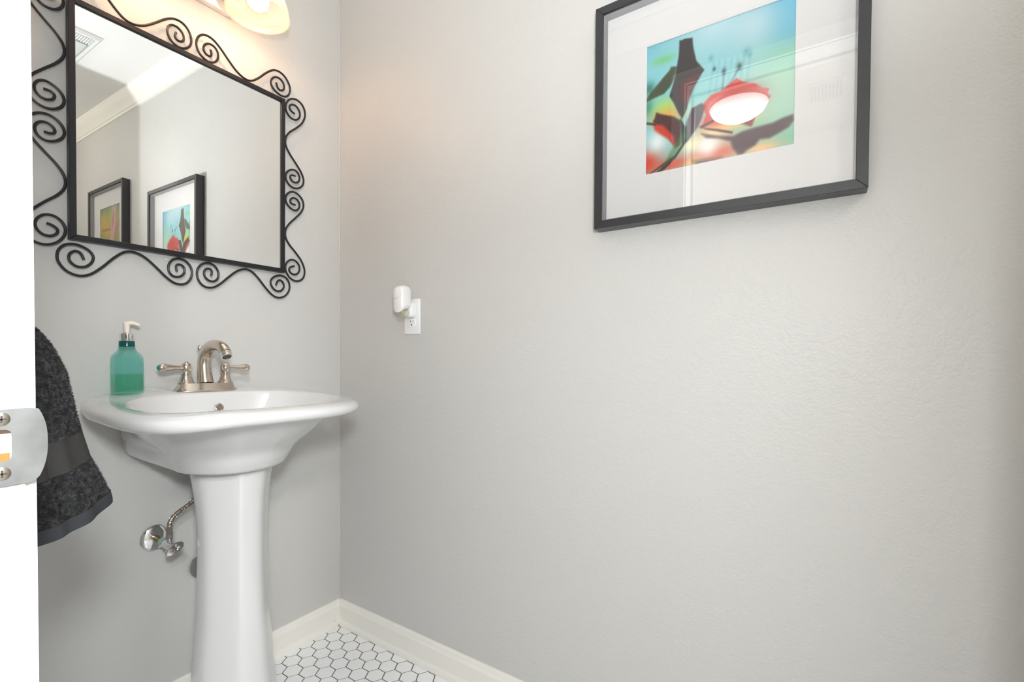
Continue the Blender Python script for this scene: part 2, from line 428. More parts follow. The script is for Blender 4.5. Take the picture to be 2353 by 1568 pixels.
PL = {
'bud':[(0.248,0.961),(0.275,0.955),(0.279,0.961),(0.34,0.948),(0.347,0.873),(0.37,0.768),(0.425,0.686),(0.394,0.645),(0.357,0.584),(0.333,0.53),(0.319,0.499),(0.309,0.441),(0.275,0.373),(0.248,0.421),(0.214,0.502),(0.18,0.567),(0.201,0.635),(0.218,0.693),(0.231,0.768),(0.245,0.856)],
'budred':[(0.33,0.666),(0.391,0.662),(0.35,0.587),(0.313,0.485),(0.272,0.496),(0.255,0.581),(0.272,0.632)],
'leafL':[(0.231,0.774),(0.19,0.785),(0.177,0.761),(0.136,0.727),(0.092,0.686),(0.038,0.638),(0.004,0.591),(0.007,0.574),(0.065,0.587),(0.139,0.598),(0.184,0.638),(0.211,0.686)],
'budC':[(0.082,0.472),(0.122,0.448),(0.211,0.407),(0.262,0.363),(0.265,0.271),(0.258,0.183),(0.231,0.166),(0.187,0.237),(0.143,0.312),(0.089,0.346),(0.058,0.411),(0.072,0.434)],
'budCred':[(0.058,0.39),(0.133,0.363),(0.214,0.258),(0.228,0.173),(0.18,0.241),(0.106,0.305),(0.072,0.339)],
'stemL':[(-0.003,0.421),(0.078,0.39),(0.078,0.373),(-0.003,0.404)],
'stem':[(0.262,0.38),(0.275,0.179),(0.214,0.104),(0.126,0.04),(0.061,-0.001),(0.092,-0.008),(0.153,0.026),(0.235,0.098),(0.292,0.176),(0.336,0.227)],
'stem2':[(0.004,-0.004),(0.214,0.111),(0.228,0.091),(0.017,-0.001)],
'leafE':[(0.343,0.431),(0.408,0.448),(0.435,0.421),(0.411,0.339),(0.387,0.285),(0.343,0.234),(0.309,0.19),(0.292,0.264),(0.309,0.349)],
'flow':[(0.408,0.428),(0.476,0.489),(0.537,0.496),(0.594,0.53),(0.639,0.557),(0.679,0.519),(0.754,0.485),(0.798,0.441),(0.839,0.421),(0.832,0.397),(0.852,0.366),(0.822,0.332),(0.778,0.288),(0.757,0.254),(0.74,0.196),(0.713,0.21),(0.666,0.254),(0.605,0.278),(0.557,0.319),(0.523,0.326),(0.459,0.302),(0.418,0.285),(0.442,0.356)],
'flowd':[(0.54,0.329),(0.642,0.302),(0.727,0.295),(0.778,0.305),(0.751,0.237),(0.734,0.196),(0.683,0.224),(0.605,0.278)],
'flows':[(0.394,0.281),(0.476,0.305),(0.54,0.336),(0.557,0.322),(0.486,0.288),(0.411,0.264)],
'leafG':[(0.622,0.155),(0.683,0.173),(0.757,0.179),(0.866,0.183),(0.924,0.2),(0.981,0.207),(0.988,0.173),(0.958,0.132),(0.903,0.108),(0.846,0.087),(0.788,0.094),(0.761,0.06),(0.713,0.04),(0.686,0.019),(0.656,0.019),(0.622,0.07),(0.605,0.125),(0.527,0.166),(0.445,0.19),(0.411,0.227),(0.527,0.179)],
'stemH':[(0.411,0.271),(0.527,0.23),(0.618,0.19),(0.618,0.173),(0.527,0.213),(0.445,0.247)],
'botI':[(0.353,0.043),(0.448,0.033),(0.544,0.026),(0.479,0.006),(0.381,0.002)]}
def paint_red():
    p = Paint()
    p.grad([(0, 1, (120, 195, 212)), (.5, 1, (200, 230, 240)), (1, 1, (95, 190, 232)), (.75, .88, (205, 228, 240)), (.98, .78, (105, 190, 230)), (.1, .75, (140, 212, 222)), (.55, .7, (150, 215, 228)), (.95, .62, (150, 215, 175)), (.9, .45, (195, 230, 205)), (.9, .3, (185, 228, 205)), (.95, .05, (125, 205, 170)), (.05, .5, (110, 200, 195)), (.1, .3, (150, 215, 220)), (.3, .55, (140, 215, 215)), (.5, .1, (240, 170, 130)), (.75, .1, (140, 205, 165))])
    for a in [(.136, .856, .08, .03, (110, 205, 110), .8), (.027, .669, .04, .05, (20, 105, 90), .8), (.02, .523, .04, .06, (35, 125, 105), .8), (.15, .50, .10, .06, (185, 225, 95), .85), (.16, .425, .12, .06, (250, 175, 60), .85), (.02, .1, .10, .10, (225, 55, 30), 1), (.2, .05, .12, .045, (228, 75, 45), .95), (.5, .06, .17, .05, (232, 92, 70), .95), (.62, .255, .14, .04, (255, 215, 120), .95), (.5, .30, .09, .06, (238, 92, 66), .9), (.80, .03, .12, .045, (255, 205, 150), 1), (.49, .215, .10, .03, (255, 215, 130), .9), (.36, .035, .05, .03, (250, 215, 110), .8), (.09, .244, .075, .085, (242, 252, 252), 1), (.445, .142, .085, .055, (255, 255, 252), 1), (.46, .12, .06, .07, (255, 255, 250), .9), (.345, .165, .06, .05, (255, 252, 205), .95)]:
        p.blob(*a)
    for u in (.45, .49, .53, .57, .61, .65, .69): p.poly([(u, .45), (u + .006, .45), (u + .04, .70), (u + .035, .72)], (70, 165, 180), .012, .35)
    for (u, v, r) in ((.557, .632, .014), (.656, .632, .016), (.493, .669, .01)): p.blob(u, v, r, r * 1.6, (25, 60, 65), .85)
    for (u, v, r) in ((.70, .72, .022), (.47, .755, .016), (.72, .69, .012)): p.blob(u, v, r, r * 1.3, (70, 160, 165), .55)
    p.poly([(.54, .44), (.548, .44), (.562, .63), (.555, .63)], (45, 85, 95), .006, .5); p.poly([(.57, .5), (.58, .5), (.66, .62), (.652, .63)], (45, 85, 95), .006, .5)
    p.poly(PL['leafL'], (62, 74, 48), .008); p.poly(PL['flow'], (216, 62, 50), .006)
    p.blob(.66, .40, .13, .09, (170, 30, 38), .6); p.poly(PL['flowd'], (120, 25, 38), .01, .9)
    p.poly(PL['leafE'], (66, 48, 66), .008); p.poly(PL['flows'], (75, 18, 28), .006)
    p.poly(PL['leafG'], (62, 26, 42), .012); p.poly(PL['stemH'], (70, 25, 30), .005); p.poly(PL['botI'], (60, 45, 45), .02, .8)
    p.poly(PL['budC'], (70, 24, 22), .008); p.poly(PL['budCred'], (215, 50, 32), .012)
    p.poly(PL['stemL'], (55, 30, 25), .006)
    p.poly(PL['stem2'], (70, 30, 28), .006); p.poly(PL['stem'], (26, 42, 38), .006)
    p.poly(PL['bud'], (48, 42, 46), .005); p.poly(PL['budred'], (112, 30, 32), .025, .8)
    p.poly([(.22, .2), (.30, .28), (.31, .23), (.20, .09), (.14, .05)], (60, 120, 60), .012, .6)
    return p.I
def paint_pink():
    p = Paint(); p.U = 1 - p.U - .05
    p.grad([(0, 1, (110, 130, 95)), (.35, 1, (95, 145, 120)), (.7, 1, (150, 190, 195)), (1, 1, (70, 110, 70)), (.1, .75, (225, 190, 70)), (.5, .8, (215, 190, 85)), (.3, .55, (225, 185, 65)), (.9, .7, (200, 180, 80)), (.1, .35, (165, 160, 70)), (.3, .1, (105, 120, 75)), (.7, .2, (150, 160, 80)), (1, .4, (190, 180, 85)), (0, 0, (90, 105, 70))])
    p.poly([(.05, .52), (.5, .515), (.5, .545), (.05, .56)], (205, 85, 60), .015)
    p.poly([(.62, .98), (.72, .93), (.72, .7), (.66, .45), (.60, .2), (.52, -.02), (.36, -.02), (.40, .2), (.46, .45), (.52, .7), (.56, .88)], (222, 178, 170), .015)
    p.poly([(.60, .85), (.63, .85), (.60, .66), (.57, .55), (.55, .55), (.57, .7)], (195, 95, 100), .015)
    p.poly([(.72, .55), (.95, .75), (1.0, .9), (1.02, .7), (.85, .5), (.7, .3)], (205, 130, 140), .02)
    return p.I
mpr = bpy.data.materials.new('print_paper'); mpr.use_nodes = True
_b = mpr.node_tree.nodes['Principled BSDF']; _b.inputs['Roughness'].default_value = .6; _b.inputs['Specular IOR Level'].default_value = .2
_a = mpr.node_tree.nodes.new('ShaderNodeVertexColor'); _a.layer_name = 'ink'
mpr.node_tree.links.new(_a.outputs['Color'], _b.inputs['Base Color'])
def framed(name, label, y0, y1, z0, z1, img):
    """y0 > y1: from the sink side to the far side; hangs on the right wall"""
    t = thing(name, label, 'picture', (0, (y0 + y1) / 2, z0), 'square shadow-box frames on the right wall')
    w, dep = .0185, .0382
    bm = new(); ya, yb = min(y0, y1), max(y0, y1)
    for (A, Bb, c, d) in (((ya, z0), (yb, z0), (yb - w, z0 + w), (ya + w, z0 + w)), ((yb, z0), (yb, z1), (yb - w, z1 - w), (yb - w, z0 + w)), ((yb, z1), (ya, z1), (ya + w, z1 - w), (yb - w, z1 - w)), ((ya, z1), (ya, z0), (ya + w, z0 + w), (ya + w, z1 - w))):
        loft(bm, [[(x, q[0], q[1]) for q in (A, Bb, c, d)] for x in (-.0005, -dep)])
    bmesh.ops.bevel(bm, geom=list(bm.edges), offset=.0007, segments=1, affect='EDGES')
    obj('frame', bm, M['frame'], t, angle=40)
    bm = new(); k = .003
    mi = w - .0002
    for (lo, hi) in (((ya + mi, z0 + mi), (yb - mi, z0 + mi + k)), ((ya + mi, z1 - mi - k), (yb - mi, z1 - mi)), ((ya + mi, z0 + mi + k), (ya + mi + k, z1 - mi - k)), ((yb - mi - k, z0 + mi + k), (yb - mi, z1 - mi - k))):
        box(bm, (-.0315, lo[0], lo[1]), (-.008, hi[0], hi[1]))
    obj('spacer', bm, M['spacer'], t, smooth=False)
    cyc, czc = (y0 + y1) / 2, (z0 + z1) / 2
    hw, ch = .1472, czc - (.0008)
    oy = (cyc - hw, cyc + hw); oz = (ch - hw, ch + hw)
    bm = new(); mo = [(ya + w, z0 + w), (yb - w, z0 + w), (yb - w, z1 - w), (ya + w, z1 - w)]
    mi_ = [(oy[0], oz[0]), (oy[1], oz[0]), (oy[1], oz[1]), (oy[0], oz[1])]
    rings = [[(-.0085, *q) for q in mo], [(-.0115, *q) for q in mo], [(-.0115, *q) for q in mi_], [(-.0095, *(lerp(q[0], cyc, -.012), lerp(q[1], ch, -.012))) for q in mi_], [(-.0085, *(lerp(q[0], cyc, -.012), lerp(q[1], ch, -.012))) for q in mi_]]
    loft(bm, rings, False, False); obj('mat_board', bm, M['mat'], t, smooth=False)
    # print: one sheet carrying its picture
    n = GRID; ext = hw * 1.02
    v = np.zeros((n, n, 3)); g = np.linspace(0, 1, n)
    UU, VV = np.meshgrid((g - .5) * 1.02 + .5, (g - .5) * 1.02 + .5)
    v[..., 0] = -.0088; v[..., 1] = (cyc + hw) - UU * 2 * hw; v[..., 2] = oz[0] + VV * 2 * hw
    v[..., 1] = cyc + ext - np.meshgrid(g, g)[0] * 2 * ext; v[..., 2] = ch - ext + np.meshgrid(g, g)[1] * 2 * ext
    v -= np.array(ORG[t])
    idx = np.arange(n * n).reshape(n, n)
    faces = np.stack([idx[:-1, :-1], idx[1:, :-1], idx[1:, 1:], idx[:-1, 1:]], -1).reshape(-1, 4)
    me = bpy.data.meshes.new('art_print'); me.from_pydata(v.reshape(-1, 3).tolist(), [], faces.tolist())
    ca = me.color_attributes.new('ink', 'FLOAT_COLOR', 'POINT')
    rgba = np.ones((n * n, 4), np.float32); rgba[:, :3] = lin(np.clip(img, 0, 255)).reshape(-1, 3)
    ca.data.foreach_set('color', rgba.ravel()); me.materials.append(mpr)
    o = bpy.data.objects.new('art_print', me); COL.objects.link(o); o.parent = t; ORG[o] = ORG[t]
    bm = new(); box(bm, (-.0335, ya + w - .001, z0 + w - .001), (-.0320, yb - w + .001, z1 - w + .001)); 
    obj('glazing', bm, M['glass'], t, smooth=False)
    return t
framed('picture_frame', 'black framed print of red flower buds on blue, nearer the mirror wall', -1.0192, -1.5481, 1.31375, 1.84282, paint_red())
framed('picture_frame', 'black framed yellow print with a pale pink petal, seen only in the mirror', -1.872, -2.401, 1.449, 1.978, paint_pink())

# ------------------------------------------------------------------ pedestal sink
SX = -.514
def tilt_z(x, y): return -.012 * (x + .50)
def deck(x, y):
    z = .9025 + tilt_z(x, y)
    if y > -.035: z += .009 * sstep(-.035, -.004, y)
    if y < -.10: z += .036 * (y + .10)
    z -= .010 * sstep(-.62, -.79, x) * sstep(-.04, -.16, y)
    return z
sink = thing('pedestal_sink', 'white porcelain pedestal sink under the scrolled mirror', 'sink', (-.5, -.2, 0))
NS = 128; CY = -.265
def polar_rim(a, rx, yb, yf, nf, nb=5., backw=None):
    """radius at angle a of a rounded D: front superellipse, squarer back"""
    ca, sa = math.cos(a), math.sin(a)
    if sa < 0: ry, n = CY - yf, nf
    else: ry, n = yb - CY, nb
    return 1 / ((abs(ca) / rx) ** n + (abs(sa) / ry) ** n) ** (1 / n)
ANG = [2 * PI * i / NS for i in range(NS)]
def ring_rim(inset, dz, zf=deck, rx=.2715, yb=-.001, yf=-.530, nf=2.9, nb=4.2):
    out = []
    for a in ANG:
        r = polar_rim(a, rx - inset, yb - min(inset, .004) if inset < .05 else yb, yf + inset, nf, nb)
        x, y = SX + r * math.cos(a), CY + r * math.sin(a)
        out.append(Vector((x, y, zf(x, y) + dz)))
    return out
def ring_in(k, zoff, rx=.221, yb=-.112, yf=-.478):
    kk = min(k, 1); out = []; cy = yb - (1 - kk) * .045 - (yb - yf) / 2 * kk
    for a in ANG:
        ca, sa = math.cos(a), math.sin(a); n = 2.6
        r = 1 / ((abs(ca) / (rx * k)) ** n + (abs(sa) / ((yb - yf) / 2 * k)) ** n) ** (1 / n)
        x, y = SX + r * ca, cy + r * sa
        out.append(Vector((x, y, deck(x, y) + zoff)))
    return out
rings = []
# interior from drain up, deck, bullnose, then the flared underside
for k, z in ((.07, -.111), (.20, -.1095), (.35, -.107), (.55, -.097), (.70, -.082), (.82, -.062), (.90, -.042), (.955, -.022), (.985, -.010), (1.005, -.004), (1.03, -.001)):
    rings.append(ring_in(k, z))
rings.append(ring_rim(.040, -.0002))
for q in range(0, 7):
    a = PI / 2 - q * PI / 12
    rings.append(ring_rim(.032 * (1 - math.cos(a)), -.0165 + .0165 * math.sin(a)))
for q in range(1, 7):
    a = q * PI / 12
    rings.append(ring_rim(.019 * (1 - math.cos(a)), -.0165 - .0165 * math.sin(a), zf=lambda x, y: deck(x, y) - .005 * math.sin(a) * sstep(-.60, -.78, x)))
rings.append(ring_rim(.024, -.0335, zf=lambda x, y: deck(x, y) - .004 * sstep(-.60, -.78, x)))
def ring_under(W, yf, bk, z, nf=2.6, lift=0):
    out = []; yc = -.20
    for a in ANG:
        # same angular order as the rim: walk the outline by angle about (SX, CY)
        ca, sa = math.cos(a), math.sin(a)
        lo_, hi_ = 0, .6
        def inside(r):
            x, y = r * ca, CY + r * sa
            if y > -.0015: return False
            if y < yc:
                return (abs(x) / W) ** nf + (abs(y - yc) / (yc - yf)) ** nf < 1
            return abs(x) < lerp(W, bk, sstep(yc, -.03, y))
        for _ in range(26):
            m_ = (lo_ + hi_) / 2
            if inside(m_): lo_ = m_
            else: hi_ = m_
        x, y = SX + .013 + lo_ * ca, CY + lo_ * sa
        drop = deck(x, y) - .9025 if y < -.05 else deck(x, -.05) - .9025
        out.append(Vector((x, y, z + drop * sstep(.725, .868, z) + lift * sstep(-.22, 0, y))))
    return out
UND = spline([(.242, .486, .200), (.239, .482, .192), (.229, .468, .184), (.210, .446, .177), (.183, .416, .172), (.152, .380, .169), (.138, .360, .166), (.129, .347, .163)], 4)
UZ = spline([(.8675, 0, 0), (.863, 0, 0), (.852, 0, 0), (.833, 0, 0), (.805, 0, 0), (.773, .003, 0), (.743, .013, 0), (.7255, .024, 0)], 4)
und = [(q.x, -q.y, q.z, zz.x, 2.1, zz.y) for q, zz in zip(UND, UZ)] + [(.124, -.341, .161, .7205, 2.1, .028), (.116, -.334, .158, .7188, 2.1, .0295), (.102, -.318, .150, .719, 2.1, .030)]
for W, yf, bk, z, nf, lf in und:
    rings.append(ring_under(W, yf, bk, z, nf, lf))
b = new(); loft(b, rings); basin = obj('basin', b, M['porcelain'], sink, angle=50)
# pedestal column
def ped_ring(hw, hd, z, yc, ch=.42):
    out = []; n = 72
    for i in range(n):
        a = 2 * PI * i / n; ca, sa = math.cos(a), math.sin(a)
        r1 = 1 / ((abs(ca)) ** 4 + (abs(sa)) ** 4) ** .25
        r2 = 1.30 / (abs(ca) + abs(sa))
        k = 14
        r = (r1 ** -k + r2 ** -k) ** (-1 / k)
        out.append(Vector((-.493 + hw * r * ca, yc + hd * r * sa, z)))
    return out
b = new(); rr = []
for z, hw, hd in ((0, .116, .122), (.012, .116, .122), (.03, .112, .118), (.09, .1055, .111), (.2, .096, .102), (.35, .0860, .094), (.48, .0815, .090), (.58, .0830, .091), (.65, .0885, .095), (.69, .0945, .101), (.708, .0975, .104), (.722, .098, .1045)):
    rr.append(ped_ring(hw, hd, z, -.206))
loft(b, rr); obj('pedestal', b, M['porcelain'], sink, angle=50)
# overflow ring and drain, set in the basin
OV = Tr(-.487, -.1225, .8585) @ Rx(math.radians(70))
b = new(); lathe(b, [(.0115, -.002), (.0115, .002), (.0095, .0032), (.0078, .002), (.0078, -.002)], 28, OV, False, False)
obj('overflow_ring', b, M['nickel'], sink)
b = new(); lathe(b, [(.0080, .0004), (.0001, .0004)], 24, OV); obj('overflow_hole', b, mat('overflow_shadow', (.40, .33, .30, 1), .5), sink)
DY = -.112 - .93 * .045 - .183 * .07
b = new(); lathe(b, [(.0001, .004), (.014, .0045), (.018, .003), (.020, .0010), (.020, -.002)], 28, Tr(SX, DY, deck(SX, DY) - .110)); obj('drain', b, M['nickel'], sink)


# ------------------------------------------------------------------ faucet
FX, FY, FZ = -.4975, -.072, .9035
def FP(x, y, z): return Vector((FX + x, FY + y, FZ + z - .012 * x))
FM = Tr(FX, FY, FZ) @ Ry(math.radians(1.1)) 
fau = thing('faucet', 'brushed nickel two handle faucet on the back of the sink', 'faucet', (FX, FY, FZ))
def oct_ring(hl, hd, z, c=.5):
    k = hd * c
    pts = [(-hl, -hd + k), (-hl + k * 1.2, -hd), (hl - k * 1.2, -hd), (hl, -hd + k), (hl, hd - k), (hl - k * 1.2, hd), (-hl + k * 1.2, hd), (-hl, hd - k)]
    return [FM @ Vector((x, y, z)) for x, y in pts]
b = new(); loft(b, [oct_ring(.0775, .030, -.0012), oct_ring(.0775, .030, .0015), oct_ring(.0735, .0265, .006), oct_ring(.0725, .0258, .0085), oct_ring(.0700, .0235, .013), oct_ring(.0675, .0215, .0195), oct_ring(.0665, .0205, .0215)])
bmesh.ops.bevel(b, geom=list(b.edges), offset=.0008, segments=2, affect='EDGES')
obj('base_plate', b, M['nickel'], fau, angle=40)
# spout: rises, arcs forward, round section flaring at the foot
sp_ = spline([(0, .004, .020), (0, .010, .045), (0, .014, .075), (0, .007, .100), (0, -.020, .1215), (0, -.057, .1255), (0, -.088, .118), (0, -.1045, .1035)], 7)
rad = []
for i, q in enumerate(sp_):
    t = i / (len(sp_) - 1)
    rad.append(lerp(.0200, .0165, sstep(0, .28, t)) if t < .3 else lerp(.0165, .0140, sstep(.4, .8, t)) + .0010 * sstep(.85, .97, t))
b = new(); tube(b, [FM @ q for q in sp_], rad, 24); obj('spout', b, M['nickel'], fau, angle=60)
AE = FM @ Tr(0, -.1045, .1035) @ Vector((0, -.0065, -.0098)).to_track_quat('Z', 'Y').to_matrix().to_4x4()
b = new(); lathe(b, [(.0100, -.002), (.0148, -.001), (.0148, .0025), (.0136, .0032), (.0136, .0110), (.0126, .0122), (.0112, .0118), (.0110, .0080), (.0001, .0080)], 28, AE); aer = obj('aerator', b, M['chrome'], fau, label='chrome aerator ring')
b = new(); lathe(b, [(.0106, .0082), (.0106, .0090), (.0001, .0090)], 24, AE); obj('aerator_screen', b, mat('aerator_grey', (.10, .075, .06, 1), .6), aer)
b = new(); lathe(b, [(.0025, 0), (.0025, .080), (.0042, .083), (.0042, .086), (.0030, .090), (.0055, .094), (.0072, .0995), (.0066, .105), (.0035, .1095), (.0001, .1105)], 16, FM @ Tr(-.009, .020, .0165)); obj('lift_rod', b, M['chrome'], fau)
for s in (-1, 1):
    hb = FM @ Tr(s * .0508, .000, 0)
    b = new(); lathe(b, [(.0195, .020), (.0195, .0225), (.0165, .026), (.0145, .032), (.0125, .039), (.0112, .043), (.0128, .0440), (.0128, .0460), (.0100, .0475), (.0092, .051), (.0110, .0535), (.0125, .058), (.0132, .0635), (.0123, .0690), (.0095, .0735), (.0060, .0762), (.0042, .0775), (.0035, .0800), (.0001, .0815)], 28, hb)
    obj('handle_hub', b, M['nickel'], fau)
    tl = .072 if s < 0 else .064
    L = hb @ Tr(0, 0, .0635) @ Rz(math.radians(14 if s < 0 else -6)) @ Ry(s * PI / 2)
    b = new(); k = tl / .072
    lathe(b, [(.0060, .0185), (.0058, .024), (.0068, .034), (.0088, .046), (.0102, .056), (.0106, .063 ), (.0098, .069), (.0070, .0725), (.0001, .0735)], 24, L @ Matrix.Diagonal((1, 1, k, 1))); lev = obj('lever', b, M['nickel'], fau)
    b = new(); lathe(b, [(.0045, .010), (.0046, .0125), (.0066, .0135), (.0066, .0155), (.0048, .0160), (.0062, .0170), (.0062, .0187)], 24, L @ Matrix.Diagonal((1, 1, k, 1))); obj('collar', b, M['chrome'], lev)
    if s < 0:
        b = new(); lathe(b, [(.0078, .0700), (.0076, .0720), (.0060, .0726)], 20, L, True, False); obj('end_ring', b, M['chrome'], lev)
        b = new(); lathe(b, [(.0062, .0715), (.0050, .0752), (.0001, .0775)], 12, L); obj('index_button', b, M['teal_gem'], lev, label='teal index button')

# ------------------------------------------------------------------ soap bottle
BX, BY = -.6735, -.0555; BZ = deck(BX, BY) + .0006
soap = thing('soap_bottle', 'teal glass pump soap bottle half full on the sink deck', 'bottle', (BX, BY, BZ))
def sq_ring(h, z, n=5., sh=0., k=72):
    out = []
    for i in range(k):
        a = 2 * PI * (i + .5) / k; ca, sa = math.cos(a), math.sin(a)
        r1 = 1 / max(abs(ca), abs(sa)); r2 = 1.60 / ((abs(ca) + abs(sa)))
        rq = (r1 ** -44 + r2 ** -44) ** (-1 / 44)
        r = lerp(rq, 1, n)
        out.append(Vector((BX + h * r * ca, BY + h * r * sa, BZ + z + .00)))
    return out
# n here blends from square (0) to round (1)
b = new()
loft(b, [sq_ring(.0262, 0, 0), sq_ring(.0292, .0018, 0), sq_ring(.0302, .005, 0), sq_ring(.0299, .05, 0), sq_ring(.0296, .082, 0), sq_ring(.0293, .0885, .02), sq_ring(.0282, .094, .1), sq_ring(.0256, .099, .25), sq_ring(.0226, .1025, .45), sq_ring(.0198, .106, .7), sq_ring(.0176, .1115, .95), sq_ring(.0166, .117, 1)], True, False)
obj('bottle_body', b, M['bottle'], soap, angle=22)
b = new(); loft(b, [sq_ring(.0166, .117, 1), sq_ring(.0163, .119, 1), sq_ring(.0162, .1305, 1), sq_ring(.0150, .1312, 1)], False, True); obj('bottle_neck', b, M['neck'], soap)
b = new(); loft(b, [sq_ring(.0245, .0055, 0), sq_ring(.0282, .008, 0), sq_ring(.0284, .046, 0), sq_ring(.0284, .0495, 0)]); obj('liquid_soap', b, M['soap'], soap, angle=22)
b = new(); lathe(b, [(.0140, .1305), (.0146, .1315), (.0146, .1490), (.0138, .1500), (.0085, .1503), (.0080, .1515), (.0001, .1515)], 32, Tr(BX, BY, BZ)); obj('pump_collar', b, M['chrome'], soap)
b = new(); lathe(b, [(.0058, .151), (.0062, .160), (.0068, .170), (.0078, .1765), (.0078, .1785), (.0001, .1805)], 24, Tr(BX, BY, BZ))
hd = [(BX - .002, BY, BZ + .1748), (BX + .010, BY - .004, BZ + .1762), (BX + .019, BY - .007, BZ + .1735), (BX + .024, BY - .009, BZ + .1700)]
tube(b, spline(hd, 4), [.0052] * 5 + [.0046] * 4 + [.004] * 3 + [.0032], 12); obj('pump_head', b, M['pump'], soap)

# ------------------------------------------------------------------ shutoff valve, hose, drain flange
val = thing('shutoff_valve', 'chrome shutoff valve with oval handle on the wall beside the pedestal', 'valve', (-.598, 0, .508))
VM = Tr(-.598, 0, .508) @ Rx(PI / 2)
b = new(); lathe(b, [(.0345, .0005), (.0345, .0030), (.0320, .0055), (.0240, .0085), (.0150, .0105), (.0095, .0115)], 40, VM); obj('escutcheon', b, M['chrome'], val)
b = new(); tube(b, [(-.598, -.009, .508), (-.598, -.050, .508)], .0088, 20); obj('stub_pipe', b, M['brass'], val, label='tarnished brass stub pipe')
b = new(); tube(b, [(-.598, -.046, .508), (-.598, -.048, .508), (-.598, -.062, .508), (-.598, -.064, .508)], [.008, .0115, .0115, .009], 6); obj('compression_nut', b, M['verdigris'], val, label='green tarnished nut')
b = new(); tube(b, [(-.598, -.063, .508), (-.598, -.082, .508), (-.598, -.106, .508), (-.598, -.113, .508)], [.0098, .0112, .0108, .0085], 20)
tube(b, [(-.598, -.094, .508), (-.598, -.094, .536)], .0072, 16); tube(b, [(-.598, -.094, .527), (-.598, -.094, .540)], .0092, 6); obj('valve_body', b, M['chrome'], val)
b = new(); HMx = Tr(-.598, -.120, .506) @ Rx(PI / 2) @ Rz(math.radians(24)) @ Matrix.Diagonal((1.02, .58, .9, 1))
lathe(b, [(.0001, -.010), (.0080, -.010), (.0085, -.004), (.0200, -.003), (.0225, .000), (.0225, .004), (.0195, .0072), (.0080, .0085), (.0060, .0075), (.0001, .0075)], 40, HMx); hnd = obj('valve_handle', b, M['chrome'], val)
b = new(); lathe(b, [(.0036, .0060), (.0036, .0085), (.0001, .0090)], 12, Tr(-.598, -.120, .506) @ Rx(PI / 2)); obj('handle_screw', b, M['brass'], hnd)
hose = thing('supply_hose', 'braided steel supply hose rising behind the pedestal', 'hose', (-.598, -.094, .5402))
b = new(); tube(b, [(-.598, -.094, .5402), (-.598, -.094, .558)], .0080, 6); tube(b, [(-.598, -.094, .558), (-.598, -.094, .562)], .0070, 16); obj('hose_nut', b, M['nickel'], hose)
hp = spline([(-.598, -.094, .561), (-.5965, -.0935, .568), (-.589, -.092, .579), (-.574, -.090, .589), (-.555, -.088, .598), (-.537, -.085, .610), (-.524, -.084, .635), (-.520, -.083, .670), (-.520, -.083, .708)], 8)
mb = mat('steel_braid', (.34, .31, .28, 1), .35, metal=1)
b = new(); tube(b, hp, .0056, 14); braid = obj('braided_hose', b, mb, hose)
b = new()
for k in range(6):
    for sgn in (1, -1):
        pts = []
        for i, q in enumerate(hp):
            t = (hp[min(i + 1, len(hp) - 1)] - hp[max(i - 1, 0)]).normalized(); n1 = t.cross(Vector((0, 1, 0))).normalized(); n2 = t.cross(n1)
            a = k * PI / 3 + sgn * i * .42
            pts.append(q + (n1 * math.cos(a) + n2 * math.sin(a)) * .0057)
        tube(b, pts, .0007, 4)
obj('braid_wires', b, M['nickel'], braid)
drn = thing('drain_pipe', 'chrome drain pipe with wall flange half hidden behind the pedestal', 'pipe', (-.481, 0, .393))
DM = Tr(-.481, 0, .393) @ Rx(PI / 2)
b = new(); lathe(b, [(.0375, .0005), (.0375, .0045), (.0350, .009), (.0270, .011), (.0200, .012)], 40, DM); obj('wall_flange', b, M['chrome'], drn)
b = new(); tube(b, spline([(-.481, -.010, .393), (-.479, -.034, .394), (-.478, -.046, .402), (-.477, -.052, .425), (-.476, -.052, .56), (-.476, -.052, .715)], 5), .0150, 20); obj('trap_pipe', b, M['chrome'], drn)

# ------------------------------------------------------------------ outlet and air freshener
out = thing('wall_outlet', 'white duplex wall outlet plate on the right wall', 'outlet', (0, -.375, 1.13))
oy, oz = -.3752, 1.1296
b = new(); box(b, (-.0045, oy - .035, oz - .0572), (.0, oy + .035, oz + .0572), .0022, 3); plate = obj('cover_plate', b, M['plastic'], out)
def receptacle(zc):
    bm = new()
    ring = []
    for x, k in ((-.0040, 1), (-.0058, 1), (-.0064, .96)):
        rr_ = []
        for i in range(40):
            a = 2 * PI * i / 40
            y = max(-.0168, min(.0168, .0182 * math.cos(a) * 1.0)); z = max(-.0142, min(.0142, .0178 * math.sin(a)))
            rr_.append((x, oy + y * k, zc + z * k))
        ring.append(rr_)
    loft(bm, ring); r = obj('receptacle', bm, M['plastic'], out, angle=40)
    bm = new()
    box(bm, (-.0066, oy + .0052, zc + .0005), (-.0060, oy + .0068, zc + .0085)); box(bm, (-.0066, oy + .0030, zc + .0035), (-.0060, oy + .0068, zc + .0052))
    box(bm, (-.0066, oy - .0068, zc + .0010), (-.0060, oy - .0052, zc + .0080)); lathe(bm, [(.0026, .0060), (.0026, .0066), (.0001, .0066)], 12, Tr(0, oy, zc - .0068) @ Ry(-PI / 2))
    obj('socket_slots', bm, M['hole'], r, smooth=False)
receptacle(oz - .0195); receptacle(oz + .0195)
b = new(); lathe(b, [(.0034, .0040), (.0034, .0052), (.0026, .0058), (.0001, .0058)], 16, Tr(0, oy, oz) @ Ry(-PI / 2)); obj('plate_screw', b, M['plastic'], out)
fr = thing('air_freshener', 'white plug-in air freshener with clear oil vial in the upper socket', 'air freshener', (-.0065, oy, oz + .0195))
ay, az = oy + .0005, oz + .0205
